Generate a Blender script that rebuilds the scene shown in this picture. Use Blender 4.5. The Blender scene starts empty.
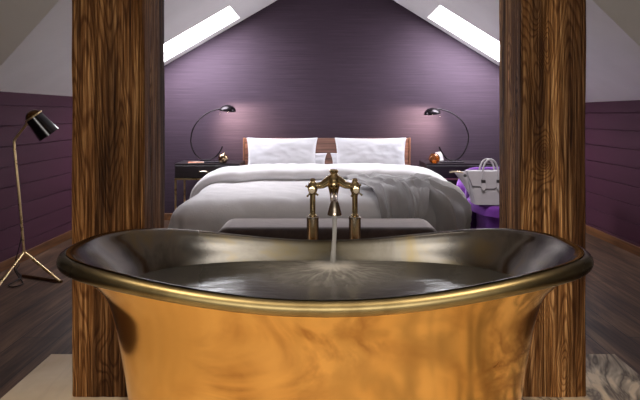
import bpy, bmesh, math, random
from mathutils import Vector, Matrix, noise
random.seed(7)
PI = math.pi
S = bpy.context.scene
COL = S.collection
H = 1.12            # camera height
F = 568.0           # focal length in pixels of the 640x400 frame
CX, HY = 325.0, 114.0

def P(px, py, d):   # where a point of the photograph seen at depth d stands
    return Vector(((px - CX) / F * d, d, H - (py - HY) / F * d))

# ---------------------------------------------------------------- materials
def lin(c):
    return tuple(((v / 255.0) / 12.92 if v / 255.0 <= 0.04045 else ((v / 255.0 + 0.055) / 1.055) ** 2.4) for v in c) + (1.0,)

class NT:
    def __init__(self, name):
        self.m = bpy.data.materials.new(name)
        self.m.use_nodes = True
        self.t = self.m.node_tree
        self.t.nodes.clear()
        self.out = self.t.nodes.new('ShaderNodeOutputMaterial')
    def n(self, typ, **kw):
        nd = self.t.nodes.new(typ)
        for k, v in kw.items():
            if hasattr(nd, k) and k not in ('inputs',):
                setattr(nd, k, v)
        return nd
    def l(self, a, b):
        self.t.links.new(a, b)
    def coord(self, scale=(1, 1, 1), rot=(0, 0, 0)):
        tc = self.n('ShaderNodeTexCoord')
        mp = self.n('ShaderNodeMapping')
        mp.inputs['Scale'].default_value = scale
        mp.inputs['Rotation'].default_value = rot
        self.l(tc.outputs['Object'], mp.inputs['Vector'])
        return mp.outputs['Vector']
    def noise(self, vec, scale=5, detail=3, rough=0.5, dist=0.0):
        nd = self.n('ShaderNodeTexNoise')
        nd.inputs['Scale'].default_value = scale
        nd.inputs['Detail'].default_value = detail
        nd.inputs['Roughness'].default_value = rough
        nd.inputs['Distortion'].default_value = dist
        self.l(vec, nd.inputs['Vector'])
        return nd.outputs['Fac']
    def math(self, op, a, b=None, c=None):
        nd = self.n('ShaderNodeMath', operation=op)
        for i, v in enumerate((a, b, c)):
            if v is None: continue
            if isinstance(v, (int, float)): nd.inputs[i].default_value = v
            else: self.l(v, nd.inputs[i])
        return nd.outputs[0]
    def ramp(self, fac, stops):
        nd = self.n('ShaderNodeValToRGB')
        e = nd.color_ramp.elements
        while len(e) > 1: e.remove(e[-1])
        e[0].position = stops[0][0]; e[0].color = stops[0][1]
        for p, c in stops[1:]:
            x = e.new(p); x.color = c
        self.l(fac, nd.inputs['Fac'])
        return nd.outputs['Color']
    def mix(self, fac, a, b, blend='MIX'):
        nd = self.n('ShaderNodeMix', data_type='RGBA', blend_type=blend)
        for i, v in ((0, fac), (6, a), (7, b)):
            if isinstance(v, (int, float, tuple)): nd.inputs[i].default_value = v
            else: self.l(v, nd.inputs[i])
        return nd.outputs[2]
    def bump(self, h, strength=0.3, dist=0.01):
        nd = self.n('ShaderNodeBump')
        nd.inputs['Strength'].default_value = strength
        nd.inputs['Distance'].default_value = dist
        self.l(h, nd.inputs['Height'])
        return nd.outputs['Normal']
    def bsdf(self, col=None, rough=0.5, metal=0.0, normal=None, sheen=0.0, emis=None, estr=0.0, spec=None, coat=0.0, sheen_tint=None, trans=0.0):
        b = self.n('ShaderNodeBsdfPrincipled')
        def s(k, v):
            if v is None: return
            if isinstance(v, (int, float, tuple)): b.inputs[k].default_value = v
            else: self.l(v, b.inputs[k])
        s('Base Color', col); s('Roughness', rough); s('Metallic', metal); s('Normal', normal)
        s('Sheen Weight', sheen); s('Coat Weight', coat); s('Transmission Weight', trans)
        if sheen_tint: s('Sheen Tint', sheen_tint)
        if spec is not None: s('Specular IOR Level', spec)
        if emis is not None:
            s('Emission Color', emis); s('Emission Strength', estr)
        self.l(b.outputs[0], self.out.inputs['Surface'])
        return b

def plain(name, rgb, rough=0.5, metal=0.0, var=0.12, nscale=12, bump=0.0, bscale=80, stretch=(1, 1, 1), **kw):
    t = NT(name); v = t.coord(stretch)
    c = lin(rgb)
    f = t.noise(v, nscale, 4, 0.6)
    lo = tuple(x * (1 - var) for x in c[:3]) + (1,); hi = tuple(min(1, x * (1 + var)) for x in c[:3]) + (1,)
    col = t.ramp(f, [(0.3, lo), (0.7, hi)])
    nrm = t.bump(t.noise(v, bscale, 3), bump, 0.004) if bump else None
    t.bsdf(col, rough, metal, nrm, **kw)
    return t.m

def mat_post(seed, gain=(1, 1, 1)):
    t = NT('weathered_timber')
    tc = t.n('ShaderNodeTexCoord')
    mp = t.n('ShaderNodeMapping'); mp.inputs['Location'].default_value = (seed * 3.1, seed * 1.7, seed * 2.3)
    t.l(tc.outputs['Object'], mp.inputs['Vector'])
    v0 = mp.outputs['Vector']
    def sc(s):
        m = t.n('ShaderNodeMapping'); m.inputs['Scale'].default_value = s
        t.l(v0, m.inputs['Vector']); return m.outputs['Vector']
    # contour-like growth rings around knots
    field = t.noise(sc((5.0, 5.0, 0.5)), 1.0, 2, 0.4, 0.12)
    # knots
    vo = t.n('ShaderNodeTexVoronoi'); vo.inputs['Scale'].default_value = 1.0
    t.l(sc((5.5, 5.5, 2.6)), vo.inputs['Vector'])
    knot = t.math('SUBTRACT', 1.0, t.math('MULTIPLY', vo.outputs['Distance'], 5.5))
    knot = t.math('MAXIMUM', knot, 0.0)
    near = t.math('MAXIMUM', t.math('SUBTRACT', 1.0, t.math('MULTIPLY', vo.outputs['Distance'], 2.6)), 0.0)
    field = t.math('ADD', field, t.math('MULTIPLY', t.math('MULTIPLY', near, near), 0.16))
    ring = t.math('SINE', t.math('MULTIPLY', field, 430.0))
    ring = t.math('MULTIPLY_ADD', ring, 0.5, 0.5)
    streak = t.noise(sc((120, 120, 1.6)), 1.0, 5, 0.72)
    patch = t.noise(sc((9, 9, 0.5)), 1.0, 3, 0.55, 0.4)
    base = t.ramp(streak, [(0.32, lin((60, 38, 22))), (0.5, lin((138, 97, 54))), (0.68, lin((226, 182, 122)))])
    fine = t.noise(sc((310, 310, 5)), 1.0, 3, 0.7)
    base = t.mix(0.75, base, t.ramp(fine, [(0.34, lin((120, 108, 100))), (0.56, (1, 1, 1, 1))]), 'MULTIPLY')
    dark = t.ramp(patch, [(0.40, lin((104, 78, 58))), (0.56, lin((255, 240, 220)))])
    c = t.mix(0.85, base, dark, 'MULTIPLY')
    rc = t.ramp(ring, [(0.0, lin((128, 90, 60))), (0.45, (1, 1, 1, 1))])
    c = t.mix(0.6, c, rc, 'MULTIPLY')
    c = t.mix(knot, c, lin((48, 24, 12)))
    c = t.mix(1.0, c, tuple(gain) + (1.0,), 'MULTIPLY')
    hgt = t.math('ADD', t.math('MULTIPLY', ring, 0.5), streak)
    t.bsdf(c, 0.55, 0.0, t.bump(hgt, 0.75, 0.006), spec=0.12)
    return t.m

def mat_grasscloth():
    t = NT('purple_grasscloth')
    f1 = t.noise(t.coord((1.6, 1, 150)), 1.0, 3, 0.6)
    f2 = t.noise(t.coord((5, 1, 420)), 1.0, 2, 0.6)
    f3 = t.noise(t.coord((0.8, 1, 26)), 1.0, 3, 0.6)
    f = t.math('ADD', t.math('MULTIPLY', f1, 0.5), t.math('ADD', t.math('MULTIPLY', f2, 0.38), t.math('MULTIPLY', f3, 0.12)))
    c = t.ramp(f, [(0.30, lin((38, 27, 37))), (0.5, lin((53, 38, 51))), (0.70, lin((70, 53, 68)))])
    t.bsdf(c, 0.75, 0.0, t.bump(f, 0.35, 0.004), spec=0.3)
    return t.m

def mat_floor():
    t = NT('dark_oak_planks')
    v = t.coord((1, 1, 1), (0, 0, PI / 2))
    b = t.n('ShaderNodeTexBrick'); t.l(v, b.inputs['Vector'])
    b.inputs['Scale'].default_value = 1.0
    b.inputs['Brick Width'].default_value = 1.9; b.inputs['Row Height'].default_value = 0.19
    b.inputs['Mortar Size'].default_value = 0.0025; b.inputs['Mortar Smooth'].default_value = 0.3
    b.inputs['Color1'].default_value = (0.25, 0.25, 0.25, 1); b.inputs['Color2'].default_value = (0.9, 0.9, 0.9, 1)
    b.inputs['Mortar'].default_value = (0.5, 0.5, 0.5, 1)
    g = t.noise(t.coord((42, 1.6, 1)), 1.0, 5, 0.65, 0.5)
    w = t.noise(t.coord((7, 1.1, 1)), 1.0, 4, 0.6, 1.2)
    gg = t.math('ADD', t.math('MULTIPLY', g, 0.5), t.math('MULTIPLY', w, 0.5))
    c = t.ramp(gg, [(0.34, lin((38, 27, 21))), (0.5, lin((88, 64, 50))), (0.66, lin((138, 106, 84)))])
    tint = t.mix(0.4, (1, 1, 1, 1), b.outputs['Color'], 'MULTIPLY')
    c = t.mix(1.0, c, tint, 'MULTIPLY')
    c = t.mix(b.outputs['Fac'], c, lin((18, 13, 11)))
    h = t.math('SUBTRACT', gg, t.math('MULTIPLY', b.outputs['Fac'], 1.0))
    t.bsdf(c, 0.5, 0.0, t.bump(h, 0.3, 0.004), spec=0.3)
    return t.m

def mat_marble():
    t = NT('veined_marble')
    v = t.coord((1, 1, 1))
    n1 = t.noise(t.coord((1.0, 0.55, 1), (0, 0, 0.6)), 2.6, 5, 0.6, 1.6)
    vein = t.math('ABSOLUTE', t.math('SUBTRACT', n1, 0.5))
    vein = t.math('SUBTRACT', 1.0, t.math('MINIMUM', t.math('MULTIPLY', vein, 16.0), 1.0))
    tc = t.n('ShaderNodeSeparateXYZ'); t.l(v, tc.inputs[0])
    sid = t.math('MULTIPLY_ADD', tc.outputs[0], 0.6, 0.35)
    sid = t.math('MINIMUM', t.math('MAXIMUM', sid, 0.06), 0.9)
    cloud = t.noise(v, 3.0, 4, 0.6, 0.5)
    base = t.ramp(cloud, [(0.3, lin((224, 202, 168))), (0.7, lin((244, 228, 202)))])
    c = t.mix(t.math('MULTIPLY', vein, sid), base, lin((92, 86, 84)))
    t.bsdf(c, 0.22, 0.0)
    return t.m

def mat_copper():
    t = NT('polished_copper')
    v = t.coord((1, 1, 1))
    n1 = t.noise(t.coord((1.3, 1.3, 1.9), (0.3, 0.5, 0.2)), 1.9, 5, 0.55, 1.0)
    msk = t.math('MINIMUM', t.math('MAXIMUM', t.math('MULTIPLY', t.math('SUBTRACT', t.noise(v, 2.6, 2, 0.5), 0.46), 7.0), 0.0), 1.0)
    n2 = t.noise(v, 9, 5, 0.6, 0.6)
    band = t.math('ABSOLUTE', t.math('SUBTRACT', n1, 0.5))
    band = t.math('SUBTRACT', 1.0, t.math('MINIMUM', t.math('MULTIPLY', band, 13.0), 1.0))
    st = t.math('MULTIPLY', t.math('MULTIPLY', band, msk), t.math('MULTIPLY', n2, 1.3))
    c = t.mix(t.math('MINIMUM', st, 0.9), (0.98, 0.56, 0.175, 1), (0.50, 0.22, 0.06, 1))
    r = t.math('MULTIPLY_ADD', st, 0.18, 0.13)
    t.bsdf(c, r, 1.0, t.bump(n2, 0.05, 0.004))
    return t.m

def mat_nickel():
    t = NT('aged_nickel_painted_refl')
    v = t.coord((1, 1, 1))
    n1 = t.noise(v, 4.2, 5, 0.62, 1.0)
    n2 = t.noise(v, 30, 4, 0.6)
    c = t.ramp(n1, [(0.34, (0.20, 0.19, 0.18, 1)), (0.5, (0.33, 0.31, 0.285, 1)), (0.68, (0.42, 0.34, 0.20, 1))])
    r = t.math('MULTIPLY_ADD', n1, 0.20, 0.10)
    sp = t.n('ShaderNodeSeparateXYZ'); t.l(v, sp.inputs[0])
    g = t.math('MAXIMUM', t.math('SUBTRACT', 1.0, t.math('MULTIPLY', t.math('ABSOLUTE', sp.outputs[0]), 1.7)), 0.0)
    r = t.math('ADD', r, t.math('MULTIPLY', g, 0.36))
    c = t.mix(t.math('MULTIPLY', g, 0.95), c, (0.085, 0.067, 0.036, 1))  # warm, dim reflections painted into the lining's colour towards the middle
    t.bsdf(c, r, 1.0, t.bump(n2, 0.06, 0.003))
    return t.m

def mat_brass(name, a=(0.55, 0.42, 0.2), b=(0.3, 0.21, 0.09), rough=0.22, scale=7):
    t = NT(name)
    n1 = t.noise(t.coord(), scale, 5, 0.6, 0.8)
    c = t.ramp(n1, [(0.35, b + (1,)), (0.6, a + (1,))])
    t.bsdf(c, t.math('MULTIPLY_ADD', n1, 0.15, rough - 0.07), 1.0)
    return t.m

def mat_wood(name, dark, light, stretch, rough=0.45):
    t = NT(name)
    g = t.noise(t.coord(stretch), 1.0, 4, 0.6, 0.4)
    c = t.ramp(g, [(0.32, lin(dark)), (0.68, lin(light))])
    t.bsdf(c, rough, 0.0, t.bump(g, 0.15, 0.003))
    return t.m

def mat_fabric(name, rgb, rough=0.85, weave=900, sheen=0.25, var=0.05, bump=0.25, wr=0):
    t = NT(name); v = t.coord()
    f = t.noise(v, weave, 2, 0.5)
    big = t.noise(v, 5, 3, 0.6)
    c = lin(rgb)
    lo = tuple(x * (1 - var) for x in c[:3]) + (1,); hi = tuple(min(1, x * (1 + var)) for x in c[:3]) + (1,)
    col = t.ramp(big, [(0.3, lo), (0.7, hi)])
    h = f
    if wr:
        w = t.noise(v, wr, 4, 0.6, 0.6)
        h = t.math('ADD', t.math('MULTIPLY', f, 0.12), w)
    t.bsdf(col, rough, 0.0, t.bump(h, bump, 0.01 if wr else 0.002), sheen=sheen, spec=0.2)
    return t.m

def mat_velvet(name, rgb, sheen_rgb, bl=10):
    t = NT(name); v = t.coord()
    c = lin(rgb)
    f = t.noise(v, bl, 4, 0.6, 0.6)
    col = t.ramp(f, [(0.3, tuple(x * 0.7 for x in c[:3]) + (1,)), (0.7, tuple(x * 1.25 for x in c[:3]) + (1,))])
    b = t.bsdf(col, 0.8, 0.0, t.bump(f, 0.15, 0.01), sheen=1.0, spec=0.2, sheen_tint=lin(sheen_rgb))
    b.inputs['Sheen Roughness'].default_value = 0.4
    return t.m

def mat_emit(name, rgb, strength):
    t = NT(name)
    v = t.coord()
    f = t.noise(v, 1.5, 2)
    c = t.ramp(f, [(0.2, tuple(x * 0.96 for x in rgb) + (1,)), (0.8, rgb + (1,))])
    e = t.n('ShaderNodeEmission'); e.inputs['Strength'].default_value = strength
    t.l(c, e.inputs['Color']); t.l(e.outputs[0], t.out.inputs['Surface'])
    return t.m

def mat_water(IM):
    t = NT('bath_water'); v = t.coord()
    mp = t.n('ShaderNodeMapping'); mp.inputs['Location'].default_value = (-IM[0], -IM[1], 0)
    tc = t.n('ShaderNodeTexCoord'); t.l(tc.outputs['Object'], mp.inputs['Vector'])
    sep = t.n('ShaderNodeSeparateXYZ'); t.l(mp.outputs['Vector'], sep.inputs[0])
    x, y = sep.outputs[0], sep.outputs[1]
    r = t.math('SQRT', t.math('ADD', t.math('MULTIPLY', x, x), t.math('MULTIPLY', y, y)))
    ang = t.math('ARCTAN2', y, x)
    cmb = t.n('ShaderNodeCombineXYZ')
    t.l(t.math('MULTIPLY', ang, 5.0), cmb.inputs[0]); t.l(t.math('MULTIPLY', r, 7.0), cmb.inputs[1])
    rad = t.noise(cmb.outputs[0], 1.5, 5, 0.7, 0.4)
    fall = t.math('MAXIMUM', t.math('SUBTRACT', 1.0, t.math('MULTIPLY', r, 2.7)), 0.0)
    core = t.math('MAXIMUM', t.math('SUBTRACT', 1.0, t.math('MULTIPLY', r, 10.0)), 0.0)
    streak = t.math('MAXIMUM', t.math('MULTIPLY', t.math('SUBTRACT', rad, 0.43), 3.2), 0.0)
    foam = t.math('MULTIPLY', streak, t.math('MULTIPLY', fall, fall))
    milk = t.math('MULTIPLY_ADD', fall, 0.26, 0.05)
    foam = t.math('MINIMUM', t.math('ADD', milk, t.math('ADD', t.math('MULTIPLY', foam, 0.8), t.math('MULTIPLY', core, 0.95))), 0.94)
    rip = t.noise(t.coord((3, 9, 1)), 2.0, 3, 0.5, 0.6)
    hgt = t.math('ADD', t.math('MULTIPLY', rip, 0.4), t.math('MULTIPLY', rad, fall))
    nrm = t.bump(hgt, 0.35, 0.02)
    tr = t.n('ShaderNodeBsdfTransparent'); tr.inputs['Color'].default_value = (0.24, 0.235, 0.215, 1)
    gl = t.n('ShaderNodeBsdfGlossy'); gl.inputs['Roughness'].default_value = 0.2
    gl.inputs['Color'].default_value = (0.85, 0.85, 0.85, 1)
    t.l(nrm, gl.inputs['Normal'])
    fr = t.n('ShaderNodeFresnel'); fr.inputs['IOR'].default_value = 1.45; t.l(nrm, fr.inputs['Normal'])
    m1 = t.n('ShaderNodeMixShader'); t.l(fr.outputs[0], m1.inputs[0]); t.l(tr.outputs[0], m1.inputs[1]); t.l(gl.outputs[0], m1.inputs[2])
    df = t.n('ShaderNodeBsdfDiffuse'); df.inputs['Color'].default_value = (0.78, 0.74, 0.68, 1)
    m2 = t.n('ShaderNodeMixShader'); t.l(foam, m2.inputs[0]); t.l(m1.outputs[0], m2.inputs[1]); t.l(df.outputs[0], m2.inputs[2])
    t.l(m2.outputs[0], t.out.inputs['Surface'])
    return t.m

def mat_stream():
    t = NT('falling_water'); v = t.coord((60, 60, 3))
    f = t.noise(v, 2.0, 3, 0.6)
    c = t.ramp(f, [(0.3, (0.85, 0.82, 0.78, 1)), (0.7, (0.97, 0.96, 0.94, 1))])
    df = t.n('ShaderNodeBsdfDiffuse'); t.l(c, df.inputs['Color'])
    tl = t.n('ShaderNodeBsdfTranslucent'); t.l(c, tl.inputs['Color'])
    gl = t.n('ShaderNodeBsdfGlossy'); gl.inputs['Roughness'].default_value = 0.15
    tr = t.n('ShaderNodeBsdfTransparent')
    def mx(f, a, b):
        m = t.n('ShaderNodeMixShader'); m.inputs[0].default_value = f
        t.l(a, m.inputs[1]); t.l(b, m.inputs[2]); return m.outputs[0]
    s = mx(0.5, df.outputs[0], tl.outputs[0]); s = mx(0.2, s, gl.outputs[0]); s = mx(0.12, s, tr.outputs[0])
    t.l(s, t.out.inputs['Surface'])
    return t.m

def mat_glass(name, rgb, rough=0.05):
    t = NT(name); v = t.coord()
    f = t.noise(v, 8, 2)
    c = t.ramp(f, [(0.2, tuple(x * 0.9 for x in rgb) + (1,)), (0.8, rgb + (1,))])
    t.bsdf(c, rough, 0.0, trans=0.9)
    return t.m

M = {}
M['plaster'] = plain('white_plaster', (232, 229, 229), 0.8, var=0.03, nscale=3, bump=0.05, bscale=200)
M['plaster_bath'] = plain('warm_plaster', (205, 196, 182), 0.8, var=0.03, nscale=3)
M['grasscloth'] = mat_grasscloth()
M['boards'] = plain('purple_painted_boards', (74, 39, 56), 0.6, var=0.10, nscale=1.0, stretch=(3, 0.7, 9), bump=0.08, bscale=60, spec=0.35)
M['base_wood'] = mat_wood('oak_skirting', (74, 46, 26), (128, 84, 50), (30, 2, 30))
M['floor'] = mat_floor()
M['marble'] = mat_marble()
M['copper'] = mat_copper()
M['nickel'] = mat_nickel()
t = NT('brass_rim_painted_refl'); v = t.coord(); n1 = t.noise(v, 5, 5, 0.6, 0.8)
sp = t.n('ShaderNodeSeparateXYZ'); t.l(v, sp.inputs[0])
end_refl = t.math('MINIMUM', t.math('MAXIMUM', t.math('MULTIPLY', t.math('SUBTRACT', t.math('ADD', t.math('ABSOLUTE', sp.outputs[0]), t.math('MULTIPLY', n1, 0.2)), 0.56), 2.8), 0.0), 1.0)
c = t.mix(end_refl, t.ramp(n1, [(0.35, (0.27, 0.20, 0.09, 1)), (0.6, (0.44, 0.34, 0.16, 1))]), (0.15, 0.135, 0.115, 1))  # dark reflections painted into the rim's colour towards both ends
t.bsdf(c, t.math('MULTIPLY_ADD', end_refl, -0.2, 0.42), 1.0); M['rim'] = t.m
M['tap'] = mat_brass('antique_brass_tap', (0.84, 0.68, 0.40), (0.62, 0.46, 0.23), 0.13, 25)
M['tap_steel'] = mat_brass('brushed_nickel', (0.62, 0.55, 0.46), (0.46, 0.38, 0.28), 0.24, 12)
M['ceramic'] = plain('ceramic_button', (226, 206, 178), 0.25)
M['brass'] = mat_brass('satin_brass', (0.78, 0.6, 0.33), (0.6, 0.44, 0.22), 0.28, 15)
M['bronze'] = mat_brass('dark_bronze', (0.3, 0.18, 0.09), (0.16, 0.09, 0.05), 0.3, 12)
M['black_gloss'] = plain('black_lacquer', (16, 13, 18), 0.18, coat=0.4)
M['tortoise'] = mat_brass('burnt_bronze', (0.16, 0.07, 0.02), (0.03, 0.018, 0.012), 0.2, 30)
M['lamp_black'] = plain('gunmetal', (40, 34, 38), 0.25, 0.7)
M['cord'] = plain('black_cord', (22, 16, 16), 0.6)
M['linen'] = mat_fabric('white_linen', (219, 216, 219), wr=20, bump=0.18)
M['pillow'] = mat_fabric('white_cotton', (204, 202, 208), wr=12, bump=0.1)
M['mattress'] = mat_fabric('mattress_cotton', (225, 222, 220))
M['throw'] = mat_fabric('grey_wool', (158, 155, 157), weave=420, sheen=0.4, var=0.1, bump=0.5)
M['walnut'] = mat_wood('walnut', (74, 45, 38), (138, 96, 82), (2.0, 40, 46), 0.4)
M['walnut_v'] = mat_wood('walnut_edge', (92, 60, 47), (132, 92, 74), (40, 40, 3), 0.4)
M['bench'] = mat_velvet('brown_velvet', (70, 58, 56), (255, 245, 245))
M['night'] = mat_wood('dark_stained_oak', (26, 19, 24), (46, 36, 42), (3, 40, 40), 0.38)
M['chair'] = mat_velvet('purple_velvet', (106, 52, 140), (190, 150, 220), 6)
M['bag'] = plain('grey_leather', (170, 164, 170), 0.42, var=0.05, bump=0.12, bscale=260)
M['bag_light'] = plain('pale_grey_leather', (186, 180, 185), 0.4, var=0.04)
M['bag_dark'] = plain('dark_leather', (52, 46, 50), 0.4)
M['bag_tan'] = plain('tan_leather', (172, 150, 118), 0.5)
M['gold_glass'] = mat_brass('mirrored_gold_glass', (0.5, 0.38, 0.24), (0.3, 0.2, 0.12), 0.1, 20)
M['amber'] = mat_glass('amber_glass', (0.62, 0.26, 0.05))
M['wax'] = plain('candle_wax', (240, 225, 190), 0.5, emis=(1, 0.6, 0.25, 1), estr=0.6)
M['paper'] = plain('pale_card', (205, 198, 200), 0.5)
M['pages'] = plain('page_edges', (210, 195, 185), 0.7)
t = NT('printed_cover'); f = t.noise(t.coord((6, 9, 1)), 1.2, 2, 0.5, 0.5)
t.bsdf(t.ramp(f, [(0.36, lin((196, 60, 52))), (0.5, lin((224, 120, 70))), (0.62, lin((214, 190, 176)))]), 0.35); M['cover'] = t.m
M['skypane'] = mat_emit('daylit_pane', (0.95, 0.95, 1.0), 19.0)
M['fill_pane'] = mat_emit('fill_window_glow', (1.0, 0.93, 0.84), 0.35)  # added glow behind the camera for the copper to reflect
M['frame_white'] = plain('white_frame', (225, 224, 224), 0.5)
M['bulb'] = mat_emit('warm_bulb', (1.0, 0.78, 0.5), 12.0)
M['foot'] = plain('black_feet', (25, 22, 22), 0.4)

# ---------------------------------------------------------------- mesh helpers
def build(name, bm, mat, parent=None, smooth=True, bevel=0, subsurf=0, solid=0, angle=40, mats=None):
    bmesh.ops.remove_doubles(bm, verts=bm.verts, dist=1e-5)
    bmesh.ops.recalc_face_normals(bm, faces=bm.faces)
    me = bpy.data.meshes.new(name)
    bm.to_mesh(me); bm.free()
    o = bpy.data.objects.new(name, me)
    COL.objects.link(o)
    me.materials.append(mat)
    for x in mats or []: me.materials.append(x)
    if smooth:
        for p in me.polygons: p.use_smooth = True
        try: me.set_sharp_from_angle(angle=math.radians(angle))
        except Exception: pass
    if solid:
        md = o.modifiers.new('solid', 'SOLIDIFY'); md.thickness = abs(solid); md.offset = -1 if solid > 0 else 1
    if bevel:
        md = o.modifiers.new('bevel', 'BEVEL'); md.width = bevel; md.segments = 3; md.limit_method = 'ANGLE'
    if subsurf:
        md = o.modifiers.new('sub', 'SUBSURF'); md.levels = subsurf; md.render_levels = subsurf
    if parent is not None:
        o.parent = parent
        o.matrix_parent_inverse = Matrix.Identity(4)
        o.location = -Vector(parent.location) if parent.parent is None else Vector((0, 0, 0))
    return o

# every mesh is written in world coordinates; a child is shifted back by its thing's own location
def thing(name, label, cat, loc=(0, 0, 0), group=None):
    o = bpy.data.objects.new(name, None); COL.objects.link(o)
    o.location = loc; o.empty_display_size = 0.1
    o['label'] = label; o['category'] = cat
    if group: o['group'] = group
    return o

def tag(o, label, cat, group=None, kind=None):
    o['label'] = label; o['category'] = cat
    if group: o['group'] = group
    if kind: o['kind'] = kind
    return o

def struct(name, bm, mat, smooth=False, parent=None, label=None, **kw):
    o = build(name, bm, mat, parent, smooth, **kw)
    if parent is None: o['kind'] = 'structure'
    if label: o['label'] = label
    return o

def box(bm, a, b, mtx=None):
    x0, y0, z0 = a; x1, y1, z1 = b
    vs = [bm.verts.new(v) for v in ((x0, y0, z0), (x1, y0, z0), (x1, y1, z0), (x0, y1, z0), (x0, y0, z1), (x1, y0, z1), (x1, y1, z1), (x0, y1, z1))]
    for f in ((0, 3, 2, 1), (4, 5, 6, 7), (0, 1, 5, 4), (1, 2, 6, 5), (2, 3, 7, 6), (3, 0, 4, 7)):
        bm.faces.new([vs[i] for i in f])
    if mtx is not None:
        for v in vs: v.co = mtx @ v.co
    return vs

def B(a, b, mtx=None):
    bm = bmesh.new(); box(bm, a, b, mtx); return bm

def tube(bm, pts, r, seg=12, closed=False, cap=True):
    pts = [Vector(p) for p in pts]; n = len(pts)
    rs = r if isinstance(r, (list, tuple)) else [r] * n
    rings = []; up = None
    for i in range(n):
        if closed: t = pts[(i + 1) % n] - pts[i - 1]
        else: t = pts[min(i + 1, n - 1)] - pts[max(i - 1, 0)]
        t.normalize()
        if up is None:
            up = Vector((0, 0, 1)) if abs(t.z) < 0.9 else Vector((1, 0, 0))
        a = t.cross(up)
        if a.length < 1e-6: a = t.orthogonal()
        a.normalize(); b = a.cross(t).normalized(); up = b
        rings.append([bm.verts.new(pts[i] + (a * math.cos(2 * PI * k / seg) + b * math.sin(2 * PI * k / seg)) * rs[i]) for k in range(seg)])
    for i in range(n if closed else n - 1):
        r0, r1 = rings[i], rings[(i + 1) % n]
        for k in range(seg):
            bm.faces.new((r0[k], r0[(k + 1) % seg], r1[(k + 1) % seg], r1[k]))
    if cap and not closed:
        bm.faces.new(rings[0][::-1]); bm.faces.new(rings[-1])
    return bm

def T(pts, r, seg=12, closed=False): return tube(bmesh.new(), pts, r, seg, closed)

def lathe(bm, prof, c=(0, 0, 0), axis=(0, 0, 1), seg=32, cap=True):
    q = Vector((0, 0, 1)).rotation_difference(Vector(axis).normalized()); c = Vector(c)
    rings = []
    for r, z in prof:
        if r < 1e-6: rings.append([bm.verts.new(c + q @ Vector((0, 0, z)))])
        else: rings.append([bm.verts.new(c + q @ Vector((r * math.cos(2 * PI * k / seg), r * math.sin(2 * PI * k / seg), z))) for k in range(seg)])
    for a, b in zip(rings, rings[1:]):
        for k in range(seg):
            k2 = (k + 1) % seg
            if len(a) == 1 and len(b) == 1: continue
            if len(a) == 1: bm.faces.new((a[0], b[k], b[k2]))
            elif len(b) == 1: bm.faces.new((a[k], a[k2], b[0]))
            else: bm.faces.new((a[k], a[k2], b[k2], b[k]))
    if cap:
        if len(rings[0]) > 1: bm.faces.new(rings[0][::-1])
        if len(rings[-1]) > 1: bm.faces.new(rings[-1])
    return bm

def L(prof, c=(0, 0, 0), axis=(0, 0, 1), seg=32, cap=True): return lathe(bmesh.new(), prof, c, axis, seg, cap)

def grid(bm, fn, nu, nv, closed_u=False):
    vs = [[bm.verts.new(fn(i / (nu if closed_u else nu - 1), j / (nv - 1))) for i in range(nu)] for j in range(nv)]
    for j in range(nv - 1):
        for i in range(nu if closed_u else nu - 1):
            i2 = (i + 1) % nu
            bm.faces.new((vs[j][i], vs[j][i2], vs[j + 1][i2], vs[j + 1][i]))
    return vs

def prism(bm, poly, d, off=(0, 0, 0)):
    """closed polygon (3-D points) extruded by the vector d"""
    d = Vector(d); off = Vector(off)
    a = [bm.verts.new(Vector(p) + off) for p in poly]; b = [bm.verts.new(Vector(p) + off + d) for p in poly]
    bm.faces.new(a); bm.faces.new(b[::-1]); n = len(poly)
    for i in range(n): bm.faces.new((a[i], b[i], b[(i + 1) % n], a[(i + 1) % n]))
    return bm

def fb(x, y, z=0.0, o=3): return noise.fractal(Vector((x, y, z)), 1.0, 2.0, o)
def clamp(x, a=0.0, b=1.0): return max(a, min(b, x))
def sstep(a, b, x):
    t = clamp((x - a) / (b - a)); return t * t * (3 - 2 * t)
def spline(pts, n=8):
    pts = [Vector(p) for p in pts]; out = []
    for i in range(len(pts) - 1):
        p0, p1, p2, p3 = pts[max(i - 1, 0)], pts[i], pts[i + 1], pts[min(i + 2, len(pts) - 1)]
        for k in range(n):
            t = k / n
            out.append(0.5 * ((2 * p1) + (p2 - p0) * t + (2 * p0 - 5 * p1 + 4 * p2 - p3) * t * t + (3 * p1 - p0 - 3 * p2 + p3) * t ** 3))
    out.append(pts[-1]); return out

# ---------------------------------------------------------------- the room
XL, XR, YB = -2.30, 2.48, 6.0
XA = 0.127
ZL0, ZR0 = H + 0.16, H + 0.11
SL, SR = 0.58, 0.62
def zl(x): return ZL0 + SL * (x - XL)
def zr(x): return ZR0 + SR * (XR - x)
ZT = zl(XA)                                         # ridge height
YL, YR = 3.78, 3.836                                # where the eaves meet the bathroom wing
YLR, YRR = 1.97, 2.57                               # where the valleys reach the ridge
XO, YF = 4.2, -2.2                                  # bathroom wing's outer walls and rear wall
ZC = ZT

bm = B((-XO, YF, -0.12), (XO, YB + 0.1, 0.0)); struct('floor', bm, M['floor'])
struct('floor_marble', B((-1.272, YF + 0.02, -0.02), (1.345, 2.64, 0.004)), M['marble'])

# gable wall behind the bed
bm = bmesh.new()
prism(bm, [(XL - 0.1, YB, -0.1), (XR + 0.1, YB, -0.1), (XR + 0.1, YB, zr(XR + 0.1)), (XA, YB, ZT + 0.05), (XL - 0.1, YB, zl(XL - 0.1))], (0, 0.12, 0))
struct('wall_back', bm, M['grasscloth'])

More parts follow.
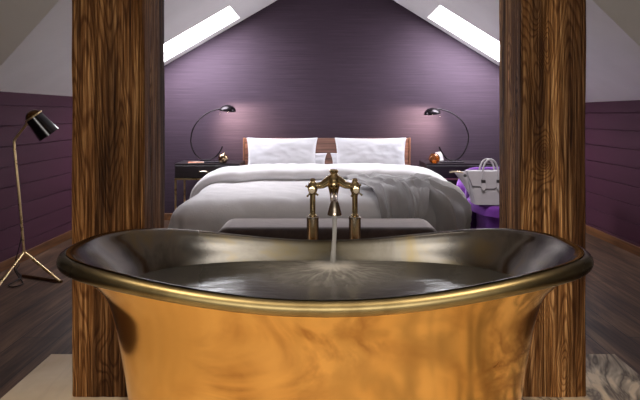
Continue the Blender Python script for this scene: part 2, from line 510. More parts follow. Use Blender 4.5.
def board_wall(name, x, y0, y1, ztop, sgn):
    """horizontal tongue-and-groove boards, the face towards the room"""
    bm = bmesh.new(); prof = []
    z = ztop
    prof.append((x, z))
    first = True
    while z > 0.001:
        zn = max(z - (0.10 if first else 0.148), 0.0); first = False
        prof += [(x, zn + 0.006), (x - sgn * 0.009, zn + 0.002), (x - sgn * 0.009, zn - 0.002)] if zn > 0 else [(x, 0.0)]
        if zn > 0: prof.append((x, zn - 0.005))
        z = zn
    ring = [(a, b) for a, b in prof] + [(x - sgn * 0.1, 0.0), (x - sgn * 0.1, ztop)]
    prism(bm, [(a, y0, b) for a, b in ring], (0, y1 - y0, 0))
    return struct(name, bm, M['boards'])
board_wall('wall_left', XL, YL, YB, ZL0, 1)
board_wall('wall_right', XR, YR, YB, ZR0, -1)
# end returns of the knee walls into the bathroom wing
struct('wall_left_return', B((-XO, YL, 0), (XL - 0.1, YL + 0.1, ZL0 + 0.02)), M['plaster_bath'])
struct('wall_right_return', B((XR + 0.1, YR, 0), (XO, YR + 0.1, ZR0 + 0.02)), M['plaster_bath'])
struct('baseboard_left', B((XL, YL, 0), (XL + 0.014, YB, 0.07)), M['base_wood'], bevel=0.003)
struct('baseboard_right', B((XR - 0.014, YR, 0), (XR, YB, 0.07)), M['base_wood'], bevel=0.003)
struct('baseboard_back', B((XL + 0.02, YB - 0.014, 0), (XR - 0.02, YB, 0.07)), M['base_wood'], bevel=0.003)

def roof(name, zf, eave, y_eave, y_ridge, hole, sgn):
    bm = bmesh.new()
    def q(*pts):
        bm.faces.new([bm.verts.new((x, y, zf(x))) for x, y in pts])
    h0, h1, ya, yb = hole       # h0 lower end, h1 upper end
    q((eave, y_eave), (XA, y_ridge), (XA, ya), (h1, ya), (h0, ya), (eave, ya))
    q((eave, ya), (h0, ya), (h0, yb), (eave, yb)); q((eave, yb), (h0, yb), (h0, YB), (eave, YB))
    q((h1, ya), (XA, ya), (XA, yb), (h1, yb)); q((h1, yb), (XA, yb), (XA, YB), (h1, YB))
    q((h0, yb), (h1, yb), (h1, YB), (h0, YB))
    bmesh.ops.remove_doubles(bm, verts=bm.verts, dist=1e-4)
    bmesh.ops.recalc_face_normals(bm, faces=bm.faces)
    up = sum((f.normal.z for f in bm.faces))
    if up < 0: bmesh.ops.reverse_faces(bm, faces=bm.faces)
    ret = bmesh.ops.extrude_face_region(bm, geom=bm.faces[:])
    nv = [g for g in ret['geom'] if isinstance(g, bmesh.types.BMVert)]
    n = Vector((-sgn * (SL if sgn > 0 else SR), 0, 1)).normalized()
    for v in nv: v.co += n * 0.16
    return struct(name, bm, M['plaster']), n
HL = (-1.95, -0.875, 5.20, 5.83)
HR = (2.05, 0.0, 5.20, 5.83)
# upper end of the other roof window from the photograph: (433,7)-(427,17)
HR = (2.08, 1.055, 5.20, 5.84)
rl, nl = roof('ceiling_left', zl, XL, YL, YLR, HL, 1)
rr, nr = roof('ceiling_right', zr, XR, YR, YRR, HR, -1)

def roof_window(name, zf, hole, n):
    h0, h1, ya, yb = hole
    e = 0.003 if h1 > h0 else -0.003
    pts = [(h0 + e, ya + 0.003), (h1 - e, ya + 0.003), (h1 - e, yb - 0.003), (h0 + e, yb - 0.003)]
    o = bpy.data.objects.new(name, None); COL.objects.link(o); o['kind'] = 'structure'
    bm = bmesh.new(); prism(bm, [(x, y, zf(x)) for x, y in pts], n * 0.012, n * 0.085)
    build('window_pane', bm, M['skypane'], o, False)
    bm = bmesh.new(); w = 0.03; s = 1 if h1 > h0 else -1
    for (xa, xb, y0, y1) in ((h0 + e, h1 - e, ya + .003, ya + w), (h0 + e, h1 - e, yb - w, yb - .003), (h0 + e, h0 + e + s * w, ya + w, yb - w), (h1 - e - s * w, h1 - e, ya + w, yb - w)):
        prism(bm, [(xa, y0, zf(xa)), (xb, y0, zf(xb)), (xb, y1, zf(xb)), (xa, y1, zf(xa))], n * 0.05, n * 0.1)
    build('window_frame', bm, M['frame_white'], o, False)
roof_window('window_1', zl, HL, nl)
roof_window('window_2', zr, HR, nr)

# the bathroom wing: its roof slopes up from the knee-wall returns to a flat ceiling
def wing(name, x_eave, y_eave, y_top, z_eave, xo):
    bm = bmesh.new()
    prism(bm, [(x_eave, y_eave, z_eave), (xo, y_eave, z_eave), (xo, y_top, ZC), (XA, y_top, ZC)], (0, 0.05, 0.1))
    return struct(name, bm, M['plaster'])
wing('ceiling_wing_left', XL, YL, YLR, ZL0, -XO)
wing('ceiling_wing_right', XR, YR, YRR, ZR0, XO)
bm = bmesh.new()
prism(bm, [(-XO, YF, ZC), (XO, YF, ZC), (XO, YRR, ZC), (XA, YRR, ZC), (XA, YLR, ZC), (-XO, YLR, ZC)], (0, 0, 0.1))
struct('ceiling_bath', bm, M['plaster'])
struct('wall_bath_left', B((-XO - 0.1, YF, 0), (-XO, YL + 0.1, ZC)), M['plaster_bath'])
struct('wall_bath_right', B((XO, YF, 0), (XO + 0.1, YR + 0.1, ZC)), M['plaster_bath'])
# rear wall with a wide glowing window, unseen, added to brighten the copper
WX0, WX1, WZ0, WZ1 = -1.7, 1.7, 0.25, 2.1
bm = bmesh.new()
box(bm, (-XO, YF - 0.12, 0), (WX0, YF, ZC)); box(bm, (WX1, YF - 0.12, 0), (XO, YF, ZC))
box(bm, (WX0, YF - 0.12, 0), (WX1, YF, WZ0)); box(bm, (WX0, YF - 0.12, WZ1), (WX1, YF, ZC))
struct('wall_front', bm, M['plaster_bath'])
wo = bpy.data.objects.new('fill_window', None); COL.objects.link(wo); wo['kind'] = 'structure'
build('window_pane', B((WX0 + .01, YF - 0.08, WZ0 + .01), (WX1 - .01, YF - 0.07, WZ1 - .01)), M['fill_pane'], wo, False)
bm = bmesh.new()
for a, b in (((WX0, WX0 + .05), (WZ0, WZ1)), ((WX1 - .05, WX1), (WZ0, WZ1)), ((-.025, .025), (WZ0, WZ1)), ((WX0, WX1), (WZ0, WZ0 + .05)), ((WX0, WX1), (WZ1 - .05, WZ1))):
    box(bm, (a[0], YF - 0.069, b[0]), (a[1], YF - 0.03, b[1]))
build('window_frame', bm, M['frame_white'], wo, False)

# ---------------------------------------------------------------- timber posts
def post(x0, x1, y0, y1, ztop, seed, gain, label):
    bm = bmesh.new(); z0 = 0.005
    per = []
    c = 0.007; nx = 14
    ring = [(x0 + c, y0), (x1 - c, y0), (x1, y0 + c), (x1, y1 - c), (x1 - c, y1), (x0 + c, y1), (x0, y1 - c), (x0, y0 + c)]
    for i in range(len(ring)):
        a, b = ring[i], ring[(i + 1) % len(ring)]
        n = nx if i % 2 == 0 else 1
        for k in range(n): per.append((a[0] + (b[0] - a[0]) * k / n, a[1] + (b[1] - a[1]) * k / n))
    cx, cy = (x0 + x1) / 2, (y0 + y1) / 2
    nz = 90; rows = []
    for j in range(nz):
        row = []
        for (x, y) in per:
            zt = ztop(x, y); z = z0 + (zt - z0) * j / (nz - 1)
            d = Vector((x - cx, y - cy, 0)).normalized()
            w = 0.0045 * fb(x * 16 + seed * 9, y * 16, z * 1.4, 3) + 0.003 * fb(x * 70 + seed, y * 70, z * 3.0, 2)
            row.append(bm.verts.new((x + d.x * w, y + d.y * w, z)))
        rows.append(row)
    n = len(per)
    for j in range(nz - 1):
        for i in range(n): bm.faces.new((rows[j][i], rows[j][(i + 1) % n], rows[j + 1][(i + 1) % n], rows[j + 1][i]))
    bm.faces.new(rows[0][::-1]); bm.faces.new(rows[-1])
    o = build('timber_post', bm, mat_post(seed, gain))
    tag(o, label, 'post', 'old timber posts flanking the bath')
def wingL(y): return ZL0 + (ZC - ZL0) * (YL - y) / (YL - YLR)
post(-1.0, -0.712, 2.238, 2.525, lambda x, y: wingL(y) - 0.02, 1.3, (1.15, 1.15, 1.3), 'square weathered brown timber post between the tripod floor lamp and the bed')
post(0.772, 1.033, 2.238, 2.525, lambda x, y: ZC - 0.02, 2.9, (1.9, 2.05, 2.5), 'square weathered brown timber post beside the purple chair with the handbag')

# ---------------------------------------------------------------- bathtub
TY = 1.83
RA, RB = 0.797, 0.355
def sup(t, a, b, n=2.7):
    c, s = math.cos(t), math.sin(t)
    return math.copysign(abs(c) ** (2 / n), c) * a, math.copysign(abs(s) ** (2 / n), s) * b
def zrim(x): return 0.613 + 0.066 * (1 - (1 - min(1.0, abs(x) / RA) ** 2) ** 2.2)
tub = thing('bathtub', 'freestanding copper bath with dark nickel inside and a rolled brass rim', 'bathtub', (0.0, TY, 0.004))
NT_ = 128
def tub_surface(levels, name, mat, cap, n=2.7):
    """levels: (a, b, z, follow) from bottom to top; follow = share of the rim's rise the level takes"""
    bm = bmesh.new(); rings = []
    for a, b, z, fo in levels:
        r = []
        for k in range(NT_):
            x, y = sup(2 * PI * k / NT_, a, b, n)
            r.append(bm.verts.new((x, TY + y, z + fo * (zrim(x / a * RA) - 0.613))))
        rings.append(r)
    for r0, r1 in zip(rings, rings[1:]):
        for k in range(NT_): bm.faces.new((r0[k], r0[(k + 1) % NT_], r1[(k + 1) % NT_], r1[k]))
    if cap: bm.faces.new(rings[0][::-1])
    return build(name, bm, mat, tub, angle=70)
def lerp_levels(ls, n=6):
    pts = [Vector((a, b, z, f)) for a, b, z, f in ls]; out = []
    for i in range(len(pts) - 1):
        p0, p1, p2, p3 = pts[max(i - 1, 0)], pts[i], pts[i + 1], pts[min(i + 2, len(pts) - 1)]
        for k in range(n):
            t = k / n
            out.append(tuple(0.5 * ((2 * p1) + (p2 - p0) * t + (2 * p0 - 5 * p1 + 4 * p2 - p3) * t * t + (3 * p1 - p0 - 3 * p2 + p3) * t ** 3)))
    out.append(tuple(pts[-1])); return out
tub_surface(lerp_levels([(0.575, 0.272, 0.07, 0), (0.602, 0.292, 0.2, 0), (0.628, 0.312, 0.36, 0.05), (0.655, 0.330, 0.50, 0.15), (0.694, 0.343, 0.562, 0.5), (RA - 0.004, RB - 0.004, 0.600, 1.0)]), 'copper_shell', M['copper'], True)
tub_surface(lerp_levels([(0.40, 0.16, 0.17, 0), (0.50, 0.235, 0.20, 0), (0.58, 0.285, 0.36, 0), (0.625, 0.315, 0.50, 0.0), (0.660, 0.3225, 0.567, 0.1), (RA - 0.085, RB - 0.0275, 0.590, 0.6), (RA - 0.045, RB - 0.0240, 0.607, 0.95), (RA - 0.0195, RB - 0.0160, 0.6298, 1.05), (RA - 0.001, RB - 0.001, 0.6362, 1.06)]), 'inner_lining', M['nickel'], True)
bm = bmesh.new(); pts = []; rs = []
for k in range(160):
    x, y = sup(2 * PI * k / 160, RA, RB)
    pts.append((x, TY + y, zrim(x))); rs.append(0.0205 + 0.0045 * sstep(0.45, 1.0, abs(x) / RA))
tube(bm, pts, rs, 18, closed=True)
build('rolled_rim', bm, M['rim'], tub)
bm = bmesh.new(); rings = []
for a, b, z in ((0.56, 0.262, 0.005), (0.565, 0.266, 0.012), (0.565, 0.266, 0.06), (0.575, 0.272, 0.07)):
    rings.append([bm.verts.new((sup(2 * PI * k / 96, a, b)[0], TY + sup(2 * PI * k / 96, a, b)[1], z)) for k in range(96)])
for r0, r1 in zip(rings, rings[1:]):
    for k in range(96): bm.faces.new((r0[k], r0[(k + 1) % 96], r1[(k + 1) % 96], r1[k]))
bm.faces.new(rings[0][::-1])
build('plinth', bm, M['copper'], tub)

# ---------------------------------------------------------------- water
IMP = (0.028, 2.085)
WZ = 0.566
wat = thing('bath_water', 'cloudy bath water rippling in the copper tub under the tap', 'water', (IMP[0], IMP[1], WZ))
wat['kind'] = 'thing'
bm = bmesh.new(); rings = []
NR = 46
c0 = Vector((IMP[0], IMP[1] - TY))
for j in range(1, NR + 1):
    f = (j / NR) ** 1.15; r = []
    for k in range(120):
        ex, ey = sup(2 * PI * k / 120, 0.653, 0.3185)
        x = c0.x + (ex - c0.x) * f; y = c0.y + (ey - c0.y) * f
        d = math.hypot(x - c0.x, y - c0.y)
        h = 0.0012 * math.exp(-d * 7) * math.sin(d * 95) + 0.004 * math.exp(-d * 4.5) * fb(x * 26, y * 26, 1.0) + 0.010 * math.exp(-(d / 0.03) ** 2)
        r.append(bm.verts.new((x, TY + y, WZ + h * (1 - f ** 4))))
    rings.append(r)
cv = bm.verts.new((IMP[0], IMP[1], WZ + 0.012))
for k in range(120): bm.faces.new((cv, rings[0][k], rings[0][(k + 1) % 120]))
for r0, r1 in zip(rings, rings[1:]):
    for k in range(120): bm.faces.new((r0[k], r0[(k + 1) % 120], r1[(k + 1) % 120], r1[k]))
build('water_surface', bm, mat_water(IMP), wat, angle=180)
# object coordinates start at the empty: keep mesh local to the impact point
ws = wat.children[-1] if len(wat.children) else None

FX, FY = 0.035, 2.262
SPZ = 0.748
bm = bmesh.new()
sp = []; sr = []
for i in range(24):
    f = i / 23; z = SPZ + 0.006 - (SPZ - WZ) * f
    sp.append((FX + 0.0015 * math.sin(f * 5) - 0.004 * f, IMP[1] + 0.003 - 0.006 * f, z)); sr.append(0.0092 - 0.0018 * math.sin(f * PI) + 0.003 * f ** 3)
tube(bm, sp, sr, 14)
for v in bm.verts:
    n = 0.0012 * fb(v.co.x * 200, v.co.y * 200, v.co.z * 22, 2); v.co.x += n; v.co.y += n
build('water_stream', bm, mat_stream(), wat)

# fine spray hanging where the stream strikes the water
tm = NT('spray_mist'); v = tm.coord()
pv = tm.n('ShaderNodeVolumePrincipled'); pv.inputs['Color'].default_value = (0.95, 0.93, 0.9, 1); pv.inputs['Anisotropy'].default_value = 0.2
sub = tm.n('ShaderNodeVectorMath', operation='SUBTRACT'); tc = tm.n('ShaderNodeTexCoord')
tm.l(tc.outputs['Generated'], sub.inputs[0]); sub.inputs[1].default_value = (0.5, 0.5, 0.0)
mp = tm.n('ShaderNodeMapping'); mp.inputs['Scale'].default_value = (2, 2, 1.05); tm.l(sub.outputs[0], mp.inputs['Vector'])
ln_ = tm.n('ShaderNodeVectorMath', operation='LENGTH'); tm.l(mp.outputs['Vector'], ln_.inputs[0])
fo = tm.math('MAXIMUM', tm.math('SUBTRACT', 1.0, ln_.outputs['Value']), 0.0)
dn = tm.math('MULTIPLY', tm.math('MULTIPLY', fo, fo), tm.math('MULTIPLY', tm.noise(v, 30, 3), 40.0))
tm.l(dn, pv.inputs['Density']); tm.l(pv.outputs[0], tm.out.inputs['Volume'])
ms = build('spray_mist', L([(0.0, 0.0), (0.095, 0.0), (0.092, 0.015), (0.075, 0.035), (0.045, 0.05), (0.0, 0.056)], (IMP[0], IMP[1] - 0.02, WZ + 0.0135), cap=False), tm.m)
ms['kind'] = 'stuff'
tag(ms, 'faint white mist of spray around the foot of the falling water', 'mist', kind='stuff')

# ---------------------------------------------------------------- bath tap
tap = thing('bath_tap', 'antique brass two-handle tap on twin standpipes pouring into the bath', 'tap', (FX, FY, 0.004))
PXL, PXR = FX - 0.084, FX + 0.084
for sx in (PXL, PXR):
    col = build('standpipe', L([(0.0, 0.005), (0.04, 0.005), (0.04, 0.014), (0.0235, 0.02), (0.0235, 0.700), (0.0245, 0.702), (0.0245, 0.711), (0.021, 0.713), (0.0, 0.713)], (sx, FY, 0), cap=False), M['tap_steel'], tap)
    build('riser', L([(0.0, 0.713), (0.0155, 0.713), (0.0155, 0.718), (0.0112, 0.722), (0.0112, 0.795), (0.014, 0.80), (0.014, 0.806), (0.0, 0.806)], (sx, FY, 0), cap=False), M['tap'], tap)
    # valve body under a small domed cap
    build('valve', L([(0.0, 0.800), (0.013, 0.803), (0.019, 0.815), (0.0205, 0.828), (0.018, 0.842), (0.0125, 0.849), (0.010, 0.853), (0.0115, 0.857), (0.008, 0.863), (0.0, 0.865)], (sx, FY, 0), cap=False), M['tap'], tap)
    # cross handle on a spindle pointing at the bather
    out = -1 if sx == PXL else 1
    bm = bmesh.new()
    hc = Vector((sx + out * 0.002, FY - 0.048, 0.822))
    tube(bm, [(sx, FY - 0.012, 0.824), hc], 0.007, 12)
    lathe(bm, [(0.0, -0.006), (0.0135, -0.004), (0.0135, 0.008), (0.0, 0.010)], hc, (0, -1, 0), 20, False)
    for k in range(4):
        a = PI / 4 + k * PI / 2 + 0.12
        d = Vector((math.cos(a), 0, math.sin(a)))
        tube(bm, [hc + d * 0.008, hc + d * 0.022, hc + d * 0.029, hc + d * 0.031], [0.0035, 0.0028, 0.0045, 0.003], 8)
    h = build('cross_handle', bm, M['tap'], tap)
    b = build('button', L([(0.0, 0.0), (0.0105, 0.0), (0.0105, 0.003), (0.007, 0.006), (0.0, 0.007)], hc + Vector((0, -0.0095, 0)), (0, -1, 0), 20, False), M['ceramic'], h)
    b.location = (0, 0, 0); b['label'] = 'pale ceramic button'
# arched bridge joining both valves to a domed centre
def arm(sgn):
    return spline([(FX + sgn * 0.079, FY, 0.834), (FX + sgn * 0.064, FY, 0.835), (FX + sgn * 0.046, FY, 0.838), (FX + sgn * 0.03, FY, 0.848), (FX + sgn * 0.012, FY, 0.858), (FX, FY, 0.86)], 6)
bm = bmesh.new()
for s in (-1, 1):
    p = arm(s); n = len(p)
    tube(bm, p, [0.0115 + 0.012 * (i / (n - 1)) ** 1.5 for i in range(n)], 14)
build('bridge', bm, M['tap'], tap)
build('centre_body', L([(0.0, 0.766), (0.013, 0.768), (0.0145, 0.78), (0.016, 0.80), (0.022, 0.825), (0.028, 0.848), (0.025, 0.866), (0.017, 0.879), (0.0135, 0.884), (0.0175, 0.888), (0.0185, 0.894), (0.014, 0.899), (0.0, 0.901)], (FX, FY, 0), cap=False), M['tap'], tap)
bm = bmesh.new()
lathe(bm, [(0.0, 0.0), (0.017, 0.0), (0.017, 0.01), (0.013, 0.014), (0.0, 0.016)], (FX, FY - 0.024, 0.842), (0, -1, 0), 24, False)
build('diverter_knob', bm, M['tap'], tap)
bm = bmesh.new()
pth = spline([(FX, FY - 0.004, 0.80), (FX, FY - 0.05, 0.806), (FX, FY - 0.11, 0.805), (FX, FY - 0.15, 0.795), (FX, IMP[1] + 0.004, 0.782), (FX, IMP[1] + 0.003, 0.775)], 5)
tube(bm, pth, [0.0125] * (len(pth)), 16)
lathe(bm, [(0.0, 0.050), (0.0125, 0.046), (0.0165, 0.036), (0.021, 0.02), (0.0245, 0.006), (0.026, 0.001), (0.026, -0.005), (0.0215, -0.006), (0.019, 0.0), (0.0, 0.004)], (FX, IMP[1] + 0.003, SPZ + 0.006), (0, 0, 1), 28, False)
build('spout', bm, M['tap_steel'], tap)

# ---------------------------------------------------------------- bed
BX = 0.02
bed = thing('bed', 'wide bed with a walnut headboard against the purple wall', 'bed', (BX, 4.8, 0.0))
build('headboard', B((-0.835, 5.905, 0.02), (0.872, 5.965, 0.868)), M['walnut'], bed, False, bevel=0.006)
for xa in (-0.852, 0.873):
    build('headboard_edge', B((xa, 5.897, 0.02), (xa + 0.016, 5.97, 0.872)), M['walnut_v'], bed, False, bevel=0.002)
build('bed_base', B((-0.78, 3.80, 0.09), (0.82, 5.895, 0.27)), M['walnut'], bed, False, bevel=0.01)
for x in (-0.72, 0.76):
    for y in (3.9, 5.8): build('leg', L([(0.0, 0.0), (0.022, 0.0), (0.03, 0.09), (0.0, 0.09)], (x, y, 0), cap=False), M['foot'], bed)
build('mattress', B((-0.79, 3.82, 0.272), (0.77, 5.89, 0.465)), M['mattress'], bed, True, bevel=0.05)

# duvet: drapes over the mattress and is turned back towards the foot at the pillow end
DW, DYF = 0.79, 3.75
BXD = -0.08
RHx, RVx = 0.13, 0.12
def ztop(u, y):
    return 0.535 + 0.022 * (1 - (u / DW) ** 4) * (1 if abs(u) < DW else 0) + 0.012 * sstep(3.9, 5.1, y)
def drape(u, y, off=0.0, fold=1.0, seed=0.0, flare=0.16, edge=DYF, rh=RHx, bx0=None):
    bx0 = BXD if bx0 is None else bx0
    side = sstep(-0.3, 0.5, u); flare = flare * (1 - 0.9 * side); fold = fold * (1 - 0.55 * side)
    ex = max(abs(u) - DW, 0.0); ey = max(edge - y, 0.0)
    e = math.hypot(ex, ey)
    bx = clamp(u, -DW, DW); by = max(y, edge)
    if e < 1e-6:
        n = Vector((0, 0, 1)); base = Vector((bx0 + bx, by, ztop(bx, by)))
        e = 0.0
    else:
        d = Vector((math.copysign(ex, u), -ey, 0)) / e
        Lq = 0.5 * PI * 0.125
        if e < Lq:
            a = e / Lq * PI / 2; hor = (rh if ex > ey else RHx) * math.sin(a); dr = RVx * (1 - math.cos(a)); n = d * math.sin(a) + Vector((0, 0, math.cos(a)))
        else:
            x = e - Lq; hor = (rh if ex > ey else RHx) + flare * x; dr = RVx + x; n = d
        base = Vector((bx0 + bx, by, ztop(bx, by))) + d * hor - Vector((0, 0, dr))
        per = (by - edge) * 1.0 + bx if ey > ex else by * 1.0 + bx
        ang = math.atan2(ey, ex)
        corner = math.sin(2 * ang)
        amp = sstep(0.08, 0.5, e)
        fl = 0.022 * math.sin(per * 15 + ang * 6 + seed) + 0.02 * math.sin(per * 27 + 2.1 + seed + ang * 9) + 0.05 * corner * math.sin(ang * 10 + seed)
        base += d * fl * amp * fold
    wr = 0.010 * fb(u * 3.2 + seed, y * 3.2, 0.3, 3) + 0.007 * fb(u * 9 + y * 4 + seed, y * 5, 2.0, 2)
    p = base + n * (off + wr * fold)
    p.z = max(p.z, 0.06)
    return p
bm = bmesh.new()
NU = 150
rows = []      # (y, offset, lateral excess)
for i in range(30): rows.append((DYF - 0.54 * (1 - i / 30), 0.0, 0.54))
YT, YFL = 5.22, 4.74
for i in range(46): rows.append((DYF + (YT - DYF) * i / 45, 0.0, 0.54 - 0.10 * sstep(4.2, 5.2, DYF + (YT - DYF) * i / 45)))
for i in range(1, 8):
    a = PI * i / 7; rows.append((YT + 0.04 * math.sin(a), 0.048 - 0.048 * math.cos(a), 0.44 - 0.22 * i / 7))
for i in range(1, 26): rows.append((YT - (YT - YFL) * i / 25, 0.096 + 0.012 * math.sin(PI * i / 25), 0.22))
for i in range(1, 7):
    a = PI * i / 6; rows.append((YFL - 0.045 * math.sin(a), 0.096 - 0.043 * (1 - math.cos(a)), 0.22))
rows.append((YFL + 0.06, 0.010, 0.215))
vs = []
for ri, (y, off, ex) in enumerate(rows):
    flap = ri >= 76 + 4
    r = []
    for k in range(NU):
        s = -1 + 2 * k / (NU - 1)
        u = s * (DW + ex)
        yy = y
        if flap:
            w = sstep(5.2, 4.8, y)
            yy += w * (0.05 * math.sin(u * 3.1 + 0.7) + 0.02 * math.sin(u * 11) - 0.05)
        o = off
        if flap: o += 0.010 * fb(u * 5, yy * 4, 5.0, 2)
        hk = sstep(74, 82, ri)
        r.append(bm.verts.new(drape(u, yy, max(o, 0.0), 1.0, 0.0, rh=RHx + 0.08 * hk, bx0=BXD + 0.07 * hk)))
    vs.append(r)
for r0, r1 in zip(vs, vs[1:]):
    for k in range(NU - 1): bm.faces.new((r0[k], r0[k + 1], r1[k + 1], r1[k]))
dv = build('duvet', bm, M['linen'], None, solid=0.012, subsurf=1, angle=180)
tag(dv, 'white linen duvet with its top turned back, spread over the bed', 'duvet')

# grey throw over the foot corner of the bed
def quad_patch(bm, A, B_, C, D, nu, nv, off, seed, amp, bulge):
    def fn(s, t):
        a = Vector(A).lerp(Vector(D), s); b = Vector(B_).lerp(Vector(C), s)
        p = a.lerp(b, t)
        w = 0.03 * fb(s * 3 + seed, t * 3, 1.0, 2)
        u, y = p.x + w * 0.6, p.y + w + bulge * 4 * s * (1 - s) * (1 - t) ** 1.5
        th = math.atan2(t + 0.12, s + 0.10)
        rd = clamp(math.hypot(s, t) * 1.1, 0.15, 1.1)
        ridge = amp * (1 - abs(math.sin(th * 11.5 + seed + 1.9 * fb(s * 2, t * 2, seed, 2)))) ** 1.9 * rd * (0.25 + 0.75 * sstep(0.0, 0.3, t))
        ridge += amp * 0.5 * (fb(s * 7 + seed, t * 5, 4.0, 2) + 0.5)
        return drape(u, y, off + max(ridge, 0.0) * (1 - 0.5 * sstep(0.85, 1.1, u)), 1.0, 0.0)
    return grid(bm, fn, nu, nv)
bm = bmesh.new()
quad_patch(bm, (0.30, 4.22), (0.66, 3.34), (1.20, 3.18), (1.17, 4.10), 130, 90, 0.032, 1.0, 0.125, 0.20)
quad_patch(bm, (0.22, 4.28), (0.47, 3.47), (0.72, 3.60), (0.98, 4.34), 70, 70, 0.075, 4.0, 0.05, 0.12)
th = build('throw_blanket', bm, M['throw'], None, solid=0.006, subsurf=1, angle=180)
tag(th, 'rumpled grey woven throw hanging over the foot corner of the white bed', 'blanket')

# pillows
def pillow(cx, cy, cz, hw, hh, th_, tilt, yaw, seed, label, group):
    bm = bmesh.new(); n = 34
    rot = Matrix.Rotation(yaw, 4, 'Z') @ Matrix.Rotation(-tilt, 4, 'X')
    sides = []
    for side in (-1, 1):
        g = []
        for j in range(n):
            row = []
            for i in range(n):
                u = -1 + 2 * i / (n - 1); v = -1 + 2 * j / (n - 1)
                x = hw * u * (1 - 0.075 * (1 - v * v) * abs(u) ** 3 * 1.0); z = hh * v * (1 - 0.07 * (1 - u * u) * abs(v) ** 3)
                q = max((1 - u * u), 0) ** 0.5 * max((1 - v * v), 0) ** 0.5
                tt = th_ * q ** 0.75
                wr = (0.008 * fb(u * 2.2 + seed, v * 2.2, side, 3) + 0.003 * fb(u * 6 + v * 3 + seed, v * 5 - u * 3, side * 2, 2)) * min(1, q * 3)
                p = Vector((x, side * (tt + wr), z))
                row.append(bm.verts.new(rot @ p + Vector((cx, cy, cz))))
            g.append(row)
        for j in range(n - 1):
            for i in range(n - 1): bm.faces.new((g[j][i], g[j][i + 1], g[j + 1][i + 1], g[j + 1][i]))
    o = build('pillow', bm, M['pillow'], None, angle=180, subsurf=1)
    return tag(o, label, 'pillow', group)
pillow(-0.426, 5.60, 0.690, 0.362, 0.205, 0.085, 0.20, 0.0, 1.0, 'large plump white pillow leaning on the headboard on the side of the gold glass ball', 'pillows at the headboard')
pillow(0.452, 5.60, 0.690, 0.365, 0.205, 0.085, 0.20, 0.0, 5.0, 'large plump white pillow leaning on the headboard on the side of the amber votive', 'pillows at the headboard')
pillow(-0.345, 5.81, 0.615, 0.375, 0.108, 0.05, 0.05, 0.0, 8.0, 'white pillow tucked low behind the plump one near the gold glass ball', 'pillows at the headboard')
pillow(0.43, 5.81, 0.615, 0.385, 0.108, 0.05, 0.05, 0.0, 11.0, 'white pillow tucked low behind the plump one near the amber votive', 'pillows at the headboard')

# ---------------------------------------------------------------- bench at the foot of the bed
bench = thing('upholstered_bench', 'low dark brown velvet bench standing at the foot of the bed', 'bench', (0.015, 3.27, 0.0))
def rbox(bm, x0, x1, y0, y1, z0, z1, rc, re, seg=8):
    """box with rounded plan corners rc and rolled top edge re"""
    lv = [(0.0, z0), (0.0, z1 - re)] + [(re * (1 - math.cos(a)), z1 - re + re * math.sin(a)) for a in [PI / 2 * k / seg for k in range(1, seg + 1)]]
    def outline(i):
        p = []
        r = max(rc - i, 0.002)
        for (cx, cy, a0) in ((x1 - rc, y1 - rc, 0), (x0 + rc, y1 - rc, PI / 2), (x0 + rc, y0 + rc, PI), (x1 - rc, y0 + rc, 1.5 * PI)):
            for k in range(seg + 1):
                a = a0 + PI / 2 * k / seg; p.append((cx + r * math.cos(a), cy + r * math.sin(a)))
        return p
    rings = []
    for i, z in lv: rings.append([bm.verts.new((x, y, z)) for x, y in outline(i)])
    n = len(rings[0])
    for r0, r1 in zip(rings, rings[1:]):
        for k in range(n): bm.faces.new((r0[k], r0[(k + 1) % n], r1[(k + 1) % n], r1[k]))
    bm.faces.new(rings[0][::-1]); bm.faces.new(rings[-1])
    return bm
build('seat', rbox(bmesh.new(), -0.60, 0.63, 3.06, 3.43, 0.30, 0.50, 0.075, 0.065), M['bench'], bench, angle=60)
build('base', rbox(bmesh.new(), -0.58, 0.61, 3.08, 3.41, 0.10, 0.298, 0.06, 0.01), M['bench'], bench, angle=60)
for x in (-0.5, 0.53):
    for y in (3.14, 3.35): build('leg', L([(0.0, 0.0), (0.018, 0.0), (0.026, 0.1), (0.0, 0.1)], (x, y, 0), cap=False), M['foot'], bench)

